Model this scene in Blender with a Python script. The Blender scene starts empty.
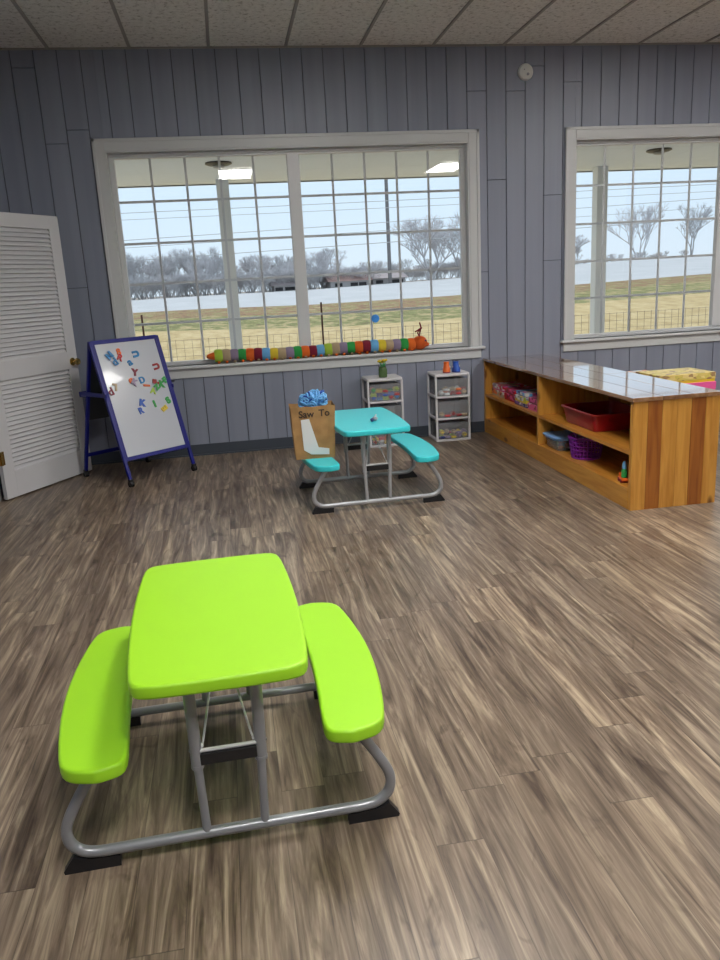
import bpy, bmesh, math, random
from mathutils import Vector, Matrix
random.seed(7)
S = bpy.context.scene
C = S.collection
PI = math.pi
D = 6.997      # back wall plane
H = 3.30       # ceiling height

# ------------------------------------------------------------------ materials
def new_mat(name):
    m = bpy.data.materials.new(name); m.use_nodes = True
    nt = m.node_tree
    b = nt.nodes.get('Principled BSDF')
    return m, nt, b

def mat(name, col, rough=.5, metal=0, spec=.5, coat=0, emit=None, estr=0, bump=0, bscale=200, var=0, vscale=8, sss=0):
    m, nt, b = new_mat(name)
    b.inputs['Base Color'].default_value = (*col, 1)
    b.inputs['Roughness'].default_value = rough
    b.inputs['Metallic'].default_value = metal
    b.inputs['Specular IOR Level'].default_value = spec
    b.inputs['Coat Weight'].default_value = coat
    if emit:
        b.inputs['Emission Color'].default_value = (*emit, 1)
        b.inputs['Emission Strength'].default_value = estr
    tc = None
    if bump or var:
        tc = nt.nodes.new('ShaderNodeTexCoord')
    if var:
        n = nt.nodes.new('ShaderNodeTexNoise'); n.inputs['Scale'].default_value = vscale; n.inputs['Detail'].default_value = 5
        nt.links.new(tc.outputs['Object'], n.inputs['Vector'])
        r = nt.nodes.new('ShaderNodeValToRGB')
        r.color_ramp.elements[0].position = .3; r.color_ramp.elements[1].position = .7
        r.color_ramp.elements[0].color = (*[c*(1-var) for c in col], 1)
        r.color_ramp.elements[1].color = (*[min(1, c*(1+var)) for c in col], 1)
        nt.links.new(n.outputs['Fac'], r.inputs['Fac']); nt.links.new(r.outputs['Color'], b.inputs['Base Color'])
    if bump:
        n2 = nt.nodes.new('ShaderNodeTexNoise'); n2.inputs['Scale'].default_value = bscale
        nt.links.new(tc.outputs['Object'], n2.inputs['Vector'])
        bp = nt.nodes.new('ShaderNodeBump'); bp.inputs['Strength'].default_value = bump; bp.inputs['Distance'].default_value = .002
        nt.links.new(n2.outputs['Fac'], bp.inputs['Height']); nt.links.new(bp.outputs['Normal'], b.inputs['Normal'])
    return m

def M_(nt, op, a, b=None, c=None):
    n = nt.nodes.new('ShaderNodeMath'); n.operation = op
    for i, v in enumerate((a, b, c)):
        if v is None: continue
        if isinstance(v, (int, float)): n.inputs[i].default_value = v
        else: nt.links.new(v, n.inputs[i])
    return n.outputs[0]

def ramp(nt, fac, stops):
    r = nt.nodes.new('ShaderNodeValToRGB')
    el = r.color_ramp.elements
    while len(el) > 1: el.remove(el[0])
    el[0].position = stops[0][0]; el[0].color = (*stops[0][1], 1)
    for p, c in stops[1:]:
        e = el.new(p); e.color = (*c, 1)
    nt.links.new(fac, r.inputs['Fac'])
    return r.outputs['Color']

def mixc(nt, fac, a, b, mode='MIX'):
    n = nt.nodes.new('ShaderNodeMix'); n.data_type = 'RGBA'; n.blend_type = mode
    if isinstance(fac, (int, float)): n.inputs[0].default_value = fac
    else: nt.links.new(fac, n.inputs[0])
    for i, v in ((6, a), (7, b)):
        if isinstance(v, tuple): n.inputs[i].default_value = (*v, 1)
        else: nt.links.new(v, n.inputs[i])
    return n.outputs[2]

def floor_mat():
    m, nt, b = new_mat('vinyl_plank')
    N, Lk = nt.nodes, nt.links
    tc = N.new('ShaderNodeTexCoord'); sp = N.new('ShaderNodeSeparateXYZ')
    Lk.new(tc.outputs['Object'], sp.inputs[0])
    x, y = sp.outputs[0], sp.outputs[1]
    W, LN = .127, 1.22
    xs = M_(nt, 'DIVIDE', M_(nt, 'ADD', x, 10.), W); col = M_(nt, 'FLOOR', xs); fx = M_(nt, 'FRACT', xs)
    wn = N.new('ShaderNodeTexWhiteNoise'); wn.noise_dimensions = '1D'; Lk.new(col, wn.inputs['W'])
    ys = M_(nt, 'ADD', M_(nt, 'DIVIDE', M_(nt, 'ADD', y, 10.), LN), M_(nt, 'MULTIPLY', wn.outputs['Value'], 7.3))
    row = M_(nt, 'FLOOR', ys); fy = M_(nt, 'FRACT', ys)
    cb = N.new('ShaderNodeCombineXYZ'); Lk.new(col, cb.inputs[0]); Lk.new(row, cb.inputs[1])
    w2 = N.new('ShaderNodeTexWhiteNoise'); w2.noise_dimensions = '3D'; Lk.new(cb.outputs[0], w2.inputs['Vector'])
    pid = w2.outputs['Value']
    def grain(sx, sy, detail, dist, mul, rough=.6):
        c = N.new('ShaderNodeCombineXYZ')
        Lk.new(M_(nt, 'MULTIPLY', x, sx), c.inputs[0]); Lk.new(M_(nt, 'MULTIPLY', y, sy), c.inputs[1])
        Lk.new(M_(nt, 'MULTIPLY', pid, mul), c.inputs[2])
        n = N.new('ShaderNodeTexNoise'); n.inputs['Scale'].default_value = 1; n.inputs['Detail'].default_value = detail
        n.inputs['Distortion'].default_value = dist; n.inputs['Roughness'].default_value = rough
        Lk.new(c.outputs[0], n.inputs['Vector']); return n.outputs['Fac']
    g1 = grain(26, 1.7, 6, 1.1, 37)
    g2 = grain(110, 4.0, 4, .6, 91)
    g3 = grain(9, 3.2, 3, 1.6, 53)
    base = ramp(nt, g1, [(.30, (.078, .053, .038)), (.43, (.165, .122, .088)), (.54, (.255, .195, .143)), (.62, (.36, .285, .205)), (.74, (.52, .43, .31))])
    fine = ramp(nt, g2, [(.3, (.70, .69, .68)), (.6, (1.08, 1.08, 1.08))])
    c1 = mixc(nt, .85, base, fine, 'MULTIPLY')
    kn = ramp(nt, g3, [(.26, (.42, .38, .36)), (.40, (1, 1, 1))])
    c2 = mixc(nt, .8, c1, kn, 'MULTIPLY')
    tone = ramp(nt, pid, [(0, (.80, .78, .77)), (.5, (.97, .97, .97)), (1, (1.16, 1.14, 1.10))])
    c3 = mixc(nt, 1., c2, tone, 'MULTIPLY')
    ex = M_(nt, 'MINIMUM', fx, M_(nt, 'SUBTRACT', 1., fx)); ey = M_(nt, 'MINIMUM', fy, M_(nt, 'SUBTRACT', 1., fy))
    seam = M_(nt, 'MINIMUM', M_(nt, 'GREATER_THAN', ex, .008), M_(nt, 'GREATER_THAN', ey, .0014))
    c4 = mixc(nt, M_(nt, 'MULTIPLY_ADD', seam, .55, .45), (.06, .045, .035), c3)
    Lk.new(c4, b.inputs['Base Color'])
    Lk.new(M_(nt, 'MULTIPLY_ADD', g2, .14, .27), b.inputs['Roughness'])
    b.inputs['Specular IOR Level'].default_value = .5
    bp = N.new('ShaderNodeBump'); bp.inputs['Strength'].default_value = .22; bp.inputs['Distance'].default_value = .0012
    Lk.new(M_(nt, 'ADD', M_(nt, 'MULTIPLY', g2, .6), seam), bp.inputs['Height'])
    Lk.new(bp.outputs['Normal'], b.inputs['Normal'])
    return m

def pine(name, light, dark, axis, seed=0., rough=.35, coat=.3, knots=1.):
    """wood with the grain along axis (0 x, 1 y, 2 z)"""
    m, nt, b = new_mat(name); N, Lk = nt.nodes, nt.links
    tc = N.new('ShaderNodeTexCoord'); mp = N.new('ShaderNodeMapping')
    sc = [14, 14, 14]; sc[axis] = 1.1
    mp.inputs['Scale'].default_value = sc; mp.inputs['Location'].default_value = (seed, seed*1.7, seed*.6)
    Lk.new(tc.outputs['Object'], mp.inputs[0])
    n = N.new('ShaderNodeTexNoise'); n.inputs['Scale'].default_value = 2.2; n.inputs['Detail'].default_value = 5; n.inputs['Distortion'].default_value = .8
    Lk.new(mp.outputs[0], n.inputs['Vector'])
    col = ramp(nt, n.outputs['Fac'], [(.3, dark), (.62, light)])
    mp2 = N.new('ShaderNodeMapping'); s2 = [7, 7, 7]; s2[axis] = 3.0
    mp2.inputs['Scale'].default_value = s2; mp2.inputs['Location'].default_value = (seed*2.3, seed, seed)
    Lk.new(tc.outputs['Object'], mp2.inputs[0])
    v = N.new('ShaderNodeTexVoronoi'); v.inputs['Scale'].default_value = 1.; Lk.new(mp2.outputs[0], v.inputs['Vector'])
    k = ramp(nt, v.outputs['Distance'], [(.09, (.22, .12, .10)), (.17, (1, 1, 1))])
    Lk.new(mixc(nt, .85*knots, col, k, 'MULTIPLY'), b.inputs['Base Color'])
    b.inputs['Roughness'].default_value = rough; b.inputs['Coat Weight'].default_value = coat; b.inputs['Coat Roughness'].default_value = .05
    return m

def panel_mat():
    m, nt, b = new_mat('painted_panel'); N, Lk = nt.nodes, nt.links
    tc = N.new('ShaderNodeTexCoord'); mp = N.new('ShaderNodeMapping'); mp.inputs['Scale'].default_value = (1/.174, 1/.174, .15)
    Lk.new(tc.outputs['Object'], mp.inputs[0])
    n = N.new('ShaderNodeTexNoise'); n.inputs['Scale'].default_value = 1.7; n.inputs['Detail'].default_value = 3
    Lk.new(mp.outputs[0], n.inputs['Vector'])
    Lk.new(ramp(nt, n.outputs['Fac'], [(.3, (.232, .256, .325)), (.7, (.278, .302, .378))]), b.inputs['Base Color'])
    b.inputs['Roughness'].default_value = .42
    return m

def tile_mat():
    m, nt, b = new_mat('acoustic_tile'); N, Lk = nt.nodes, nt.links
    tc = N.new('ShaderNodeTexCoord')
    n = N.new('ShaderNodeTexNoise'); n.inputs['Scale'].default_value = 26; n.inputs['Detail'].default_value = 6; n.inputs['Roughness'].default_value = .75
    Lk.new(tc.outputs['Object'], n.inputs['Vector'])
    c = ramp(nt, n.outputs['Fac'], [(.36, (.40, .37, .34)), (.45, (.76, .74, .71)), (.62, (.86, .84, .81))])
    Lk.new(c, b.inputs['Base Color']); b.inputs['Roughness'].default_value = .9
    bp = N.new('ShaderNodeBump'); bp.inputs['Strength'].default_value = .6; bp.inputs['Distance'].default_value = .006
    Lk.new(n.outputs['Fac'], bp.inputs['Height']); Lk.new(bp.outputs['Normal'], b.inputs['Normal'])
    return m

def glass_mat(name, tint=(1, 1, 1), rough=0.0, trans=1.0, ior=1.5):
    m = bpy.data.materials.new(name); m.use_nodes = True; nt = m.node_tree
    for n in list(nt.nodes): nt.nodes.remove(n)
    o = nt.nodes.new('ShaderNodeOutputMaterial'); t = nt.nodes.new('ShaderNodeBsdfTransparent'); g = nt.nodes.new('ShaderNodeBsdfGlossy')
    t.inputs[0].default_value = (*tint, 1); g.inputs['Roughness'].default_value = rough
    f = nt.nodes.new('ShaderNodeFresnel'); f.inputs['IOR'].default_value = ior
    mx = nt.nodes.new('ShaderNodeMixShader')
    nt.links.new(f.outputs[0], mx.inputs[0]); nt.links.new(t.outputs[0], mx.inputs[1]); nt.links.new(g.outputs[0], mx.inputs[2])
    if trans < 1:
        d = nt.nodes.new('ShaderNodeBsdfDiffuse'); d.inputs[0].default_value = (.75, .77, .8, 1)
        m2 = nt.nodes.new('ShaderNodeMixShader'); m2.inputs[0].default_value = 1-trans
        nt.links.new(mx.outputs[0], m2.inputs[1]); nt.links.new(d.outputs[0], m2.inputs[2]); nt.links.new(m2.outputs[0], o.inputs[0])
    else: nt.links.new(mx.outputs[0], o.inputs[0])
    return m

def ground_mat(name, stops, scale, bump=.5):
    m, nt, b = new_mat(name); N, Lk = nt.nodes, nt.links
    tc = N.new('ShaderNodeTexCoord')
    n = N.new('ShaderNodeTexNoise'); n.inputs['Scale'].default_value = scale; n.inputs['Detail'].default_value = 7; n.inputs['Roughness'].default_value = .7
    mp = N.new('ShaderNodeMapping'); mp.inputs['Scale'].default_value = (1, .45, 1)
    Lk.new(tc.outputs['Object'], mp.inputs[0]); Lk.new(mp.outputs[0], n.inputs['Vector'])
    Lk.new(ramp(nt, n.outputs['Fac'], stops), b.inputs['Base Color']); b.inputs['Roughness'].default_value = .95
    b.inputs['Specular IOR Level'].default_value = .1
    return m

def printed(name, cols, scale=(14, 14, 14), rough=.3, seed=0):
    """printed cardboard: blotches of several flat colours"""
    m, nt, b = new_mat(name); N, Lk = nt.nodes, nt.links
    tc = N.new('ShaderNodeTexCoord'); mp = N.new('ShaderNodeMapping'); mp.inputs['Scale'].default_value = scale; mp.inputs['Location'].default_value = (seed, seed*.7, 0)
    Lk.new(tc.outputs['Object'], mp.inputs[0])
    v = N.new('ShaderNodeTexVoronoi'); v.inputs['Scale'].default_value = 1; Lk.new(mp.outputs[0], v.inputs['Vector'])
    w = N.new('ShaderNodeSeparateColor'); Lk.new(v.outputs['Color'], w.inputs[0])
    r = N.new('ShaderNodeValToRGB'); r.color_ramp.interpolation = 'CONSTANT'
    el = r.color_ramp.elements
    while len(el) > 1: el.remove(el[0])
    el[0].position = 0; el[0].color = (*cols[0], 1)
    for i, c in enumerate(cols[1:]):
        e = el.new((i+1)/len(cols)); e.color = (*c, 1)
    Lk.new(w.outputs[0], r.inputs['Fac']); Lk.new(r.outputs[0], b.inputs['Base Color'])
    b.inputs['Roughness'].default_value = rough
    return m

M = dict(
    floor=floor_mat(), panel=panel_mat(), tile=tile_mat(),
    panel_back=mat('panel_backing', (.10, .11, .14), .7),
    grid=mat('grid_tee', (.34, .32, .30), .5), trim=mat('white_trim', (.60, .615, .62), .38),
    vinyl=mat('white_vinyl', (.66, .67, .68), .35), muntin=mat('muntin_white', (.66, .68, .70), .4),
    base=mat('cove_base', (.05, .062, .082), .45), glass=glass_mat('window_glass'),
    door=mat('white_door_paint', (.64, .64, .66), .35), brass=mat('brass', (.62, .43, .15), .25, 1),
    troffer=mat('troffer_white', (.8, .8, .8), .4), diffuser=mat('diffuser', (.9, .9, .9), .5, emit=(1, .975, .94), estr=36),
    lime=mat('lime_plastic', (.385, .80, .022), .42, bump=.15, bscale=500), teal=mat('teal_plastic', (.045, .66, .72), .36, bump=.15, bscale=500),
    steel=mat('grey_powder_coat', (.30, .31, .33), .32, .3), steel2=mat('silver_powder_coat', (.42, .43, .45), .32, .3),
    black=mat('black_plastic', (.012, .012, .014), .45), wire=mat('bright_wire', (.75, .75, .75), .3, .3),
    blue=mat('blue_enamel', (.004, .007, .19), .3, spec=.35), board=mat('whiteboard', (.54, .57, .63), .2, coat=.3), chalk=mat('chalkboard', (.02, .025, .03), .6),
    cartw=mat('white_cart_plastic', (.72, .71, .73), .4), cartg=glass_mat('clear_drawer', (.97, .97, .98), .15, .84, 1.25),
    kraft=mat('kraft_paper', (.40, .225, .085), .85, var=.16, vscale=14), paper=mat('white_paper', (.74, .75, .74), .8), ink=mat('marker_ink', (.05, .03, .02), .7),
    red=mat('red_plastic', (.30, .005, .010), .3), purple=mat('purple_plastic', (.22, .02, .34), .38), bluelid=mat('blue_lid', (.22, .42, .75), .35),
    bingl=glass_mat('clear_bin', (.9, .92, .95), .1, .8),
    post=mat('porch_white', (.84, .85, .82), .5), soffit=mat('soffit', (.78, .83, .86), .6), bronze=mat('dark_bronze', (.03, .028, .026), .4, .6),
    fencepost=mat('rusty_post', (.10, .045, .03), .8), fencewire=mat('rusty_wire', (.22, .17, .12), .7), bark=mat('bark', (.48, .48, .49), .95), hazed_bark2=mat('hazed_bark_pale', (.60, .59, .60), .95),  # both barks lightened and greyed: distance haze is put into their colour
    pole=mat('utility_wood', (.19, .18, .175), .9), cable=mat('cable', (.50, .53, .56), .8),
    lawn=ground_mat('dry_lawn', [(.3, (.36, .27, .13)), (.5, (.48, .38, .20)), (.7, (.56, .46, .27))], 2.5),
    weeds=ground_mat('weeds', [(.36, (.16, .12, .07)), (.45, (.17, .19, .07)), (.54, (.30, .27, .13)), (.62, (.46, .36, .20))], 2.2),
    redgrass=ground_mat('red_weeds', [(.36, (.13, .09, .06)), (.46, (.30, .18, .11)), (.54, (.22, .22, .09)), (.63, (.42, .32, .20))], 1.8),
    road=ground_mat('gravel_road', [(.3, (.42, .44, .45)), (.7, (.50, .52, .53))], .5), far=ground_mat('far_field', [(.3, (.25, .23, .20)), (.7, (.34, .31, .27))], .2),
    concrete=mat('concrete', (.58, .57, .54), .9, var=.1, vscale=3), hroof=mat('brown_roof', (.26, .17, .15), .9), hroof2=mat('grey_roof', (.34, .30, .30), .9), hwall=mat('house_wall', (.45, .43, .42), .9),
    dark=mat('dark_hole', (.02, .02, .02), .8), smoke=mat('alarm_white', (.74, .74, .72), .4),
)
P_LIGHT, P_DARK = (.60, .31, .085), (.47, .215, .045)
M['pz1'] = pine('pine_light_upright', (.70, .35, .065), (.54, .225, .03), 2, 1.3)
M['pz2'] = pine('pine_dark_upright', (.42, .145, .02), (.28, .08, .012), 2, 4.1)
M['py1'] = pine('pine_board', (.64, .29, .045), (.48, .18, .022), 1, 2.2)
M['py2'] = pine('pine_kick', (.68, .33, .055), (.52, .21, .026), 1, 7.7)
M['ptop1'] = pine('pine_top', (.36, .20, .10), (.25, .12, .05), 1, 5.2, .10, 1., .3)  # both top board tones greyed, wall reflection painted into the wood colour
M['ptop2'] = pine('pine_top_dark', (.28, .14, .065), (.19, .085, .035), 1, 9.4, .10, 1., .3)

PALETTE = dict(red=(.55, .015, .02), orange=(.85, .16, .02), yellow=(.80, .60, .04), green=(.03, .36, .07), lime=(.42, .62, .06), blue=(.02, .10, .50),
    light_blue=(.16, .46, .82), purple=(.24, .10, .42), maroon=(.22, .012, .035), tan=(.50, .38, .24), pink=(.72, .10, .30), white=(.75, .75, .75), navy=(.01, .03, .20),
    teal_blue=(.01, .20, .50), dark_red=(.33, .02, .02), grey=(.32, .33, .36), mauve=(.30, .24, .36))
for k, v in PALETTE.items():
    M['c_'+k] = mat(k+'_plastic', v, .35)
    M['y_'+k] = mat(k+'_yarn', tuple(c*.85 for c in v), .95, bump=.8, bscale=160)

# ------------------------------------------------------------------ mesh helpers
class MB:
    def __init__(s): s.bm = bmesh.new(); s.mi = 0
    def _tag(s, n0):
        s.bm.faces.ensure_lookup_table()
        for f in s.bm.faces[n0:]: f.material_index = s.mi
    def box(s, x0, x1, y0, y1, z0, z1, bev=0, M4=None, seg=2):
        n0 = len(s.bm.faces)
        tb = bmesh.new()
        r = bmesh.ops.create_cube(tb, size=1)
        for v in tb.verts:
            v.co = Vector(((x0+x1)/2+v.co.x*(x1-x0), (y0+y1)/2+v.co.y*(y1-y0), (z0+z1)/2+v.co.z*(z1-z0)))
        if bev: bmesh.ops.bevel(tb, geom=tb.edges[:], offset=bev, segments=seg, profile=.5, affect='EDGES')
        s.absorb(tb, M4); return s
    def absorb(s, tb, M4=None):
        n0 = len(s.bm.faces); mp = {}
        for v in tb.verts: mp[v] = s.bm.verts.new(M4 @ v.co if M4 is not None else v.co)
        for f in tb.faces:
            try:
                nf = s.bm.faces.new([mp[v] for v in f.verts]); nf.smooth = f.smooth; nf.material_index = s.mi
            except ValueError: pass
        tb.free()
    def quad(s, *pts):
        f = s.bm.faces.new([s.bm.verts.new(p) for p in pts]); f.material_index = s.mi; return s
    def rings(s, rings, cap=True, closed=True, smooth=True):
        rr = [[s.bm.verts.new(p) for p in r] for r in rings]
        n = len(rr[0])
        for a, b in zip(rr, rr[1:]):
            for i in range(n if closed else n-1):
                j = (i+1) % n
                f = s.bm.faces.new((a[i], a[j], b[j], b[i])); f.material_index = s.mi; f.smooth = smooth
        if cap:
            for r in (rr[0][::-1], rr[-1]):
                f = s.bm.faces.new(r); f.material_index = s.mi; f.smooth = False
        return s
    def tube(s, path, r, seg=10, cap=True):
        P = [Vector(p) for p in path]; rad = r if isinstance(r, (list, tuple)) else [r]*len(P)
        up = None; out = []
        for i, p in enumerate(P):
            t = (P[min(i+1, len(P)-1)]-P[max(i-1, 0)]).normalized()
            if up is None:
                up = Vector((0, 0, 1)) if abs(t.z) < .9 else Vector((1, 0, 0))
            up = (up-t*up.dot(t))
            up.normalize(); sd = t.cross(up)
            out.append([p+(up*math.cos(a)+sd*math.sin(a))*rad[i] for a in [2*PI*k/seg for k in range(seg)]])
        return s.rings(out, cap)
    def lathe(s, prof, seg=20, c=(0, 0, 0), cap=True):
        return s.rings([[(c[0]+r*math.cos(2*PI*k/seg), c[1]+r*math.sin(2*PI*k/seg), c[2]+z) for k in range(seg)] for r, z in prof], cap)
    def ball(s, c, r, sc=(1, 1, 1), u=12, v=8):
        prof = []
        rg = []
        for i in range(1, v):
            a = PI*i/v
            rg.append([(c[0]+r*sc[0]*math.sin(a)*math.cos(2*PI*k/u), c[1]+r*sc[1]*math.sin(a)*math.sin(2*PI*k/u), c[2]-r*sc[2]*math.cos(a)) for k in range(u)])
        return s.rings(rg)
    def plate(s, outline, z0, z1, r, n=4):
        """slab with rounded-over edges"""
        O = [Vector((p[0], p[1])) for p in outline]; k = len(O); nrm = []
        for i in range(k):
            t = (O[(i+1) % k]-O[i-1]).normalized(); nrm.append(Vector((t.y, -t.x)))
        rg = []
        for i in range(n+1):
            a = PI/2*i/n; ins = r*(1-math.sin(a)); z = z0+r*(1-math.cos(a))
            rg.append([(p.x-q.x*ins, p.y-q.y*ins, z) for p, q in zip(O, nrm)])
        for i in range(n+1):
            a = PI/2*i/n; ins = r*(1-math.cos(a)); z = z1-r*(1-math.sin(a))
            rg.append([(p.x-q.x*ins, p.y-q.y*ins, z) for p, q in zip(O, nrm)])
        return s.rings(rg)
    def build(s, name, m, parent=None, loc=None, sharp=35):
        bmesh.ops.recalc_face_normals(s.bm, faces=s.bm.faces[:])
        me = bpy.data.meshes.new(name); s.bm.to_mesh(me); s.bm.free()
        for mm in (m if isinstance(m, (list, tuple)) else [m]): me.materials.append(mm)
        fl = [p.use_smooth for p in me.polygons]
        try: me.set_sharp_from_angle(angle=math.radians(sharp))
        except Exception: pass
        me.polygons.foreach_set('use_smooth', fl)
        o = bpy.data.objects.new(name, me); C.objects.link(o)
        if parent: o.parent = parent
        if loc: o.location = loc
        return o

def tag(o, label, cat, group=None):
    o['label'] = label; o['category'] = cat
    if group: o['group'] = group
    return o
def thing(name, label, cat, loc=(0, 0, 0), rz=0, group=None):
    o = bpy.data.objects.new(name, None); C.objects.link(o); o.location = loc; o.rotation_euler = (0, 0, rz)
    o.empty_display_size = .05
    return tag(o, label, cat, group)
def struct(o, label=None):
    o['kind'] = 'structure'
    if label: o['label'] = label
    return o
def dup(root, label=None):
    r = root.copy(); C.objects.link(r)
    for ch in list(root.children):
        c = ch.copy(); C.objects.link(c); c.parent = r
        for g in list(ch.children):
            d = g.copy(); C.objects.link(d); d.parent = c
    if label: r['label'] = label
    return r
def smooth(pts, n=6):
    P = [Vector(p) for p in pts]; P = [P[0]*2-P[1]]+P+[P[-1]*2-P[-2]]; out = []
    for i in range(1, len(P)-2):
        for k in range(n):
            t = k/n; a, b, c, d = P[i-1:i+3]
            out.append(.5*((2*b)+(c-a)*t+(2*a-5*b+4*c-d)*t*t+(3*b-a-3*c+d)*t**3))
    out.append(P[-2]); return out
def outline(corners, radii, bulge, n=6, m=10):
    """closed polygon (ccw) with rounded corners and bowed edges"""
    k = len(corners); V = [Vector(c) for c in corners]; out = []
    arcs = []
    for i in range(k):
        a, b, c = V[i-1], V[i], V[(i+1) % k]; r = radii[i]
        d1 = (a-b).normalized(); d2 = (c-b).normalized()
        p0 = b+d1*r; p2 = b+d2*r
        arcs.append([(p0*(1-t)**2+b*2*t*(1-t)*1.0+p2*t*t) for t in [j/n for j in range(n+1)]])
    for i in range(k):
        out += arcs[i]
        p, q = arcs[i][-1], arcs[(i+1) % k][0]; e = (q-p); nn = Vector((e.y, -e.x)).normalized()
        for j in range(1, m):
            t = j/m; out.append(p+e*t+nn*bulge[i]*4*t*(1-t))
    if max(bulge) > .005:
        for _ in range(4): out = [out[i-1]*.25+out[i]*.5+out[(i+1) % len(out)]*.25 for i in range(len(out))]
    return out

# ------------------------------------------------------------------ the room shell
XL, XR, YB = -1.78, 9.0, -3.0
b = MB(); b.box(XL, XR, YB, D, -.12, 0); struct(b.build('floor', M['floor']))
# ceiling tiles (two by four feet, long side to the windows) with grid tees
W = .6136; cx0 = -1.171
b = MB()
xs = [cx0+W*i for i in range(-1, 18)]
b.box(XL-.1, XR+.1, YB-.1, D+.02, H+.006, H+.06)
ceil = struct(b.build('ceiling', M['tile']))
b = MB()
for x in xs:
    if XL+.02 < x < XR: b.box(x-.012, x+.012, YB, D-.001, H-.004, H+.0055, .001, seg=1)
y = 5.13
while y > YB:
    b.box(XL, XR, y-.012, y+.012, H-.0045, H+.0055); y -= 1.22
b.box(XL, XR, D-.02, D-.0005, H-.006, H+.0055)
struct(b.build('trim_1', M['grid']), 'pale metal grid strips between the ceiling tiles')

WIN = [(-.84, 2.19, .80, 2.55), (3.17, 6.20, .80, 2.55)]     # openings in the back wall
def panelled(name, u0, u1, z1, holes, joints, place, off, seed):
    """boards .174 wide on a backing; place(u, depth, z) -> world point"""
    rr = random.Random(seed); b = MB(); pw = .1738; g = .0035
    def slab(ua, ub, za, zb, d0, d1, bev):
        tb = bmesh.new(); bmesh.ops.create_cube(tb, size=1)
        for v in tb.verts: v.co = Vector(((ua+ub)/2+v.co.x*(ub-ua), (d0+d1)/2+v.co.y*(d1-d0), (za+zb)/2+v.co.z*(zb-za)))
        if bev: bmesh.ops.bevel(tb, geom=tb.edges[:], offset=.0016, segments=1, affect='EDGES')
        for v in tb.verts: v.co = Vector(place(*v.co))
        b.absorb(tb)
    k = math.floor((u0-off)/pw)
    b.mi = 0
    while off+k*pw < u1:
        a0 = max(u0, off+k*pw+g); a1 = min(u1, off+(k+1)*pw-g)
        js = joints.get(k)
        if js is None: js = [rr.uniform(.3, 3.2)] if rr.random() < .35 else []
        cuts = sorted({a0, a1} | {h for w in holes for h in (w[0], w[1]) if a0 < h < a1})
        for ua, ub in zip(cuts, cuts[1:]):
            if ub-ua < .004: continue
            um = (ua+ub)/2; segs = [(0.002, z1)]
            for w in holes:
                if w[0] < um < w[1]:
                    segs = [s_ for (p, q) in segs for s_ in ((p, min(q, w[2])), (max(p, w[3]), q)) if s_[1]-s_[0] > .01]
            for p, q in segs:
                zz = [p]+[j for j in sorted(js) if p+.03 < j < q-.03]+[q]
                for i, (za, zb) in enumerate(zip(zz, zz[1:])):
                    slab(ua, ub, za+(.0025 if i else 0), zb-(.0025 if i < len(zz)-2 else 0), 0, .012, True)
        k += 1
    b.mi = 1
    ys = sorted({u0, u1} | {h for w in holes for h in w[:2]})
    for ua, ub in zip(ys, ys[1:]):
        um = (ua+ub)/2; segs = [(0, z1)]
        for w in holes:
            if w[0] < um < w[1]: segs = [s_ for (p, q) in segs for s_ in ((p, min(q, w[2])), (max(p, w[3]), q)) if s_[1]-s_[0] > .01]
        for p, q in segs: slab(ua, ub, p, q, .0115, .13, False)
    return struct(b.build(name, [M['panel'], M['panel_back']]))
off = -1.463
J = {}
for x, z in ((-1.398, 3.17), (-1.194, 2.616), (-1.011, 2.715), (2.261, 2.95), (2.6, 2.945), (2.816, 3.138), (3.126, 3.009), (2.422, 2.232), (2.311, 1.456), (2.96, 2.089), (3.023, 1.527), (-1.175, 1.5)):
    J.setdefault(math.floor((x-off)/.1738), []).append(z)
for k in range(4, 21): J.setdefault(k, [])
panelled('wall_back', XL-.13, XR+.13, H, WIN, J, lambda u, d, z: (u, D+d, z), off, 3)
DOOR = (4.98, 5.90, -1, 2.06)
panelled('wall_left', YB, D, H, [DOOR], {}, lambda u, d, z: (XL-d, u, z), YB, 5)
panelled('wall_right', YB, D, H, [], {}, lambda u, d, z: (XR+d, u, z), YB, 6)
panelled('wall_front', XL, XR, H, [], {}, lambda u, d, z: (u, YB-d, z), XL, 8)
# dim closet behind the door opening in the left wall
b = MB(); b.box(XL-1.3, XL-1.2, 4.5, 6.4, 0, 2.6).box(XL-1.2, XL-.13, 4.5, 4.6, 0, 2.6).box(XL-1.2, XL-.13, 6.3, 6.4, 0, 2.6).box(XL-1.2, XL-.13, 4.6, 6.3, 2.5, 2.6).box(XL-1.2, XL, 4.6, 6.3, -.12, -.002)
struct(b.build('wall_closet', M['panel']), 'closet walls behind the louvered door')
# cove base
for nm, bx in (('baseboard_back', (XL, XR, D-.008, D-.0002, 0, .100)), ('baseboard_left', (XL+.0002, XL+.008, 5.98, D-.008, 0, .1)), ('baseboard_right', (XR-.008, XR-.0002, YB, D-.008, 0, .1))):
    b = MB(); b.box(*bx)
    if nm == 'baseboard_back': b.box(XL, XR, D-.018, D-.0082, 0, .012)
    struct(b.build(nm, M['base']))
b = MB()
for (a0, a1) in ((4.88, 4.975), (5.905, 5.975)): b.box(XL, XL+.02, a0, a1, 0, 2.15, .003)
b.box(XL, XL+.022, 4.86, 5.99, 2.065, 2.16, .003)
b.box(XL-.13, XL+.001, 5.885, 5.905, 0, 2.06); b.box(XL-.13, XL+.001, 4.975, 4.995, 0, 2.06)
struct(b.build('trim_2', M['trim']), 'white casing round the louvered door opening')

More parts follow.
